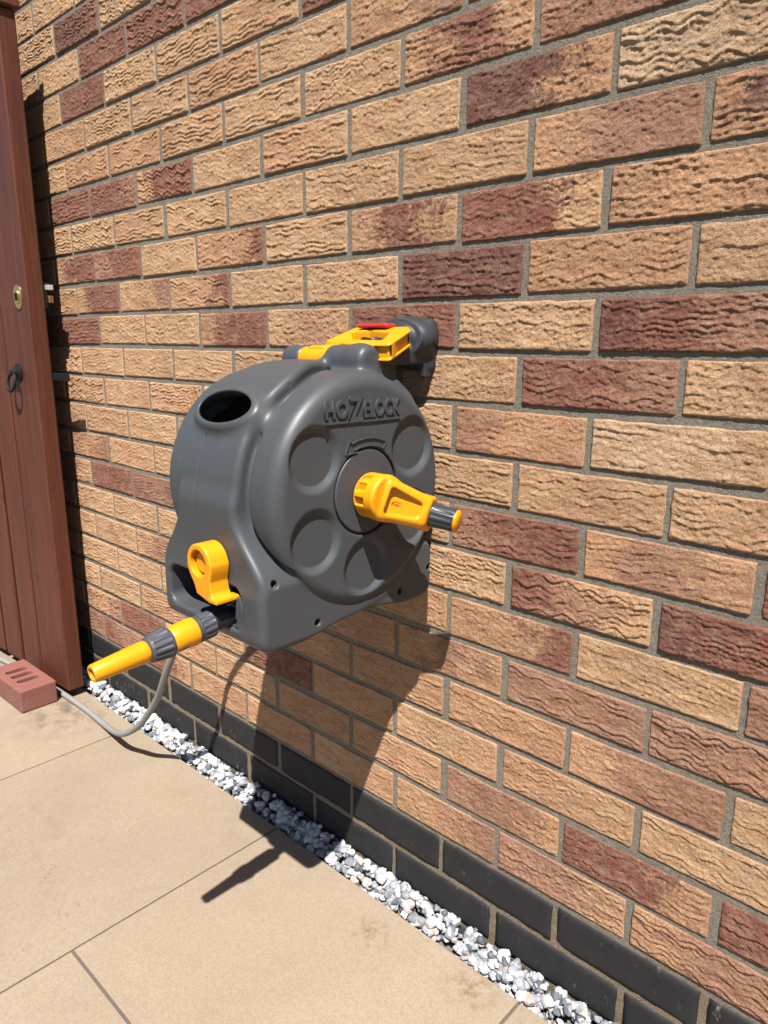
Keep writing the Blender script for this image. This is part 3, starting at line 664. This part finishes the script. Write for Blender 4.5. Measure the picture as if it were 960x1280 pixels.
# ------------------------------------------------------------------ wall bracket holding the reel
br = empty('wall_bracket', (-.072, 0.0, .99)); tag(br, 'dark grey wall bracket with red catch above the hose reel', 'bracket')
def f_brk(x, y, z):
    d = rbox(x, y, z, (-.076, -.006, .985), (.040, .010, .038), .008)
    dome = np.sqrt(((x+.078)/.053)**2+((y+.022)/.036)**2+((z-.994)/.034)**2); d = smin(d, (dome-1)*.034, .012)
    d = smin(d, rbox(x, y, z, (-.074, -.060, .968), (.030, .055, .012), .006), .012)
    d = smin(d, cyl(x, y, z, (-.074, -.103, .974), (0, .12, 1), .018, .022, .006), .006)
    d = smin(d, rbox(x, y, z, (-.046, -.014, .952), (.006, .008, .016), .004), .006)
    d = smax(d, -rbox(x, y, z, (-.074, -.103, 0.998), (.010, .014, .012), .003), .002)
    return np.maximum(d, y-.004)
o = link('bracket_body', sdf_mesh('bracket_body', f_brk, (-.148, -.135, .925), (-.010, .010, 1.045), .0018), None, GREYD); child(o, br)
child(link('gasket', lathe((-.074, -.0455, .995), (0, 1, 0), [(0, .0455), (.0022, .0465), (.0044, .0455)], 48), None, GREYL), br)
gk = br.children[-1]
for v in gk.data.vertices: v.co.z = .995+(v.co.z-.995)*.62
child(link('red_catch', box(-.134, -.072, -.074, -.052, 1.0095, 1.0160, .003, 3), None, RED), br)

# ------------------------------------------------------------------ spray nozzle parked in the reel
noz = empty('spray_nozzle', tuple(NB)); tag(noz, 'yellow and grey hose nozzle plugged into front of reel', 'nozzle')
np_ = lambda name, me, mat: child(link(name, me, None, mat), noz)
np_('connector_nut', lathe(NB, ND, [(d_, r_*.85) for d_, r_ in [(.0110, .014), (.0115, .0185), (.014, .0205), (.016, .0208), (.030, .0212), (.0315, .0205), (.032, .0190), (.0345, .0190), (.035, .0210), (.0375, .0210), (.038, .019)]], 112, rib=(14, .0016, .0158, .0302)), GREYL)
sleeve = np_('connector_sleeve', lathe(NB, ND, [(d_, r_*.85) for d_, r_ in [(.0382, .0200), (.0390, .0212), (.0450, .0218), (.0600, .0205), (.0720, .0206), (.0732, .0196)]], 56), YEL)
np_('grip_collar', lathe(NB, ND, [(d_, r_*.85) for d_, r_ in [(.0735, .0200), (.0745, .0222), (.078, .0232), (.0795, .0234), (.099, .0205), (.1005, .0200), (.1040, .0182), (.1048, .0165)]], 112, rib=(14, .0018, .0790, .0995)), GREYL)
np_('spray_tip', lathe(NB, ND, [(d_, r_*.85) for d_, r_ in [(.1050, .0150), (.1058, .0158), (.110, .0162), (.140, .0146), (.1725, .0128), (.1740, .0120), (.1742, .0088), (.1660, .0080), (.1660, .0)]], 56), YEL)
np_('spray_jet', lathe(NB, ND, [(d_, r_*.85) for d_, r_ in [(.1600, .0045), (.1715, .0045), (.1725, .0030), (.1725, 0)]], 24), BLACKP)
ax_, nu_, nv_ = frame_of(ND)
me = text_mesh('HOZELOCK', .006, .0002); side_ = Vector((1, 0, 0)); 
def wrap(u, v, n_):
    a_ = -math.radians(38)+v/.0177; r_ = .0177+n_; e1 = Vector((1, 0, 0)); e2 = ND.cross(e1); e2 = e2 if e2.z > 0 else -e2
    return tuple(NB+ND*(.0625-u)+(e1*math.cos(a_)+e2*math.sin(a_))*r_)
lt = link('lettering', fit_text(me, wrap, .0165, .0048), None, GREYD); child(lt, noz)

# ------------------------------------------------------------------ garden hose
hp = [(-.298, -.190, .787), (-.335, -.186, .780), (-.398, -.175, .713), (-.455, -.160, .630), (-.495, -.153, .560), (-.534, -.153, .463), (-.562, -.158, .405), (-.590, -.165, .348), (-.632, -.160, .286), (-.676, -.150, .232), (-.720, -.145, .183), (-.779, -.143, .121), (-.830, -.139, .082), (-.889, -.138, .047), (-.965, -.125, .018), (-1.06, -.112, .001), (-1.16, -.107, -.0025), (-1.25, -.109, -.0025), (-1.33, -.1125, -.0025), (-1.45, -.1215, -.0025), (-1.58, -.136, -.0025), (-1.70, -.152, -.0025), (-1.9, -.19, -.0025), (-2.2, -.24, -.0025), (-2.6, -.3, -.0025)]
hs = link('garden_hose', tube(catmull(hp, 10), (.0076), 20), None, HOSE); tag(hs, 'grey garden hose looping from behind the reel to the paving', 'hose')
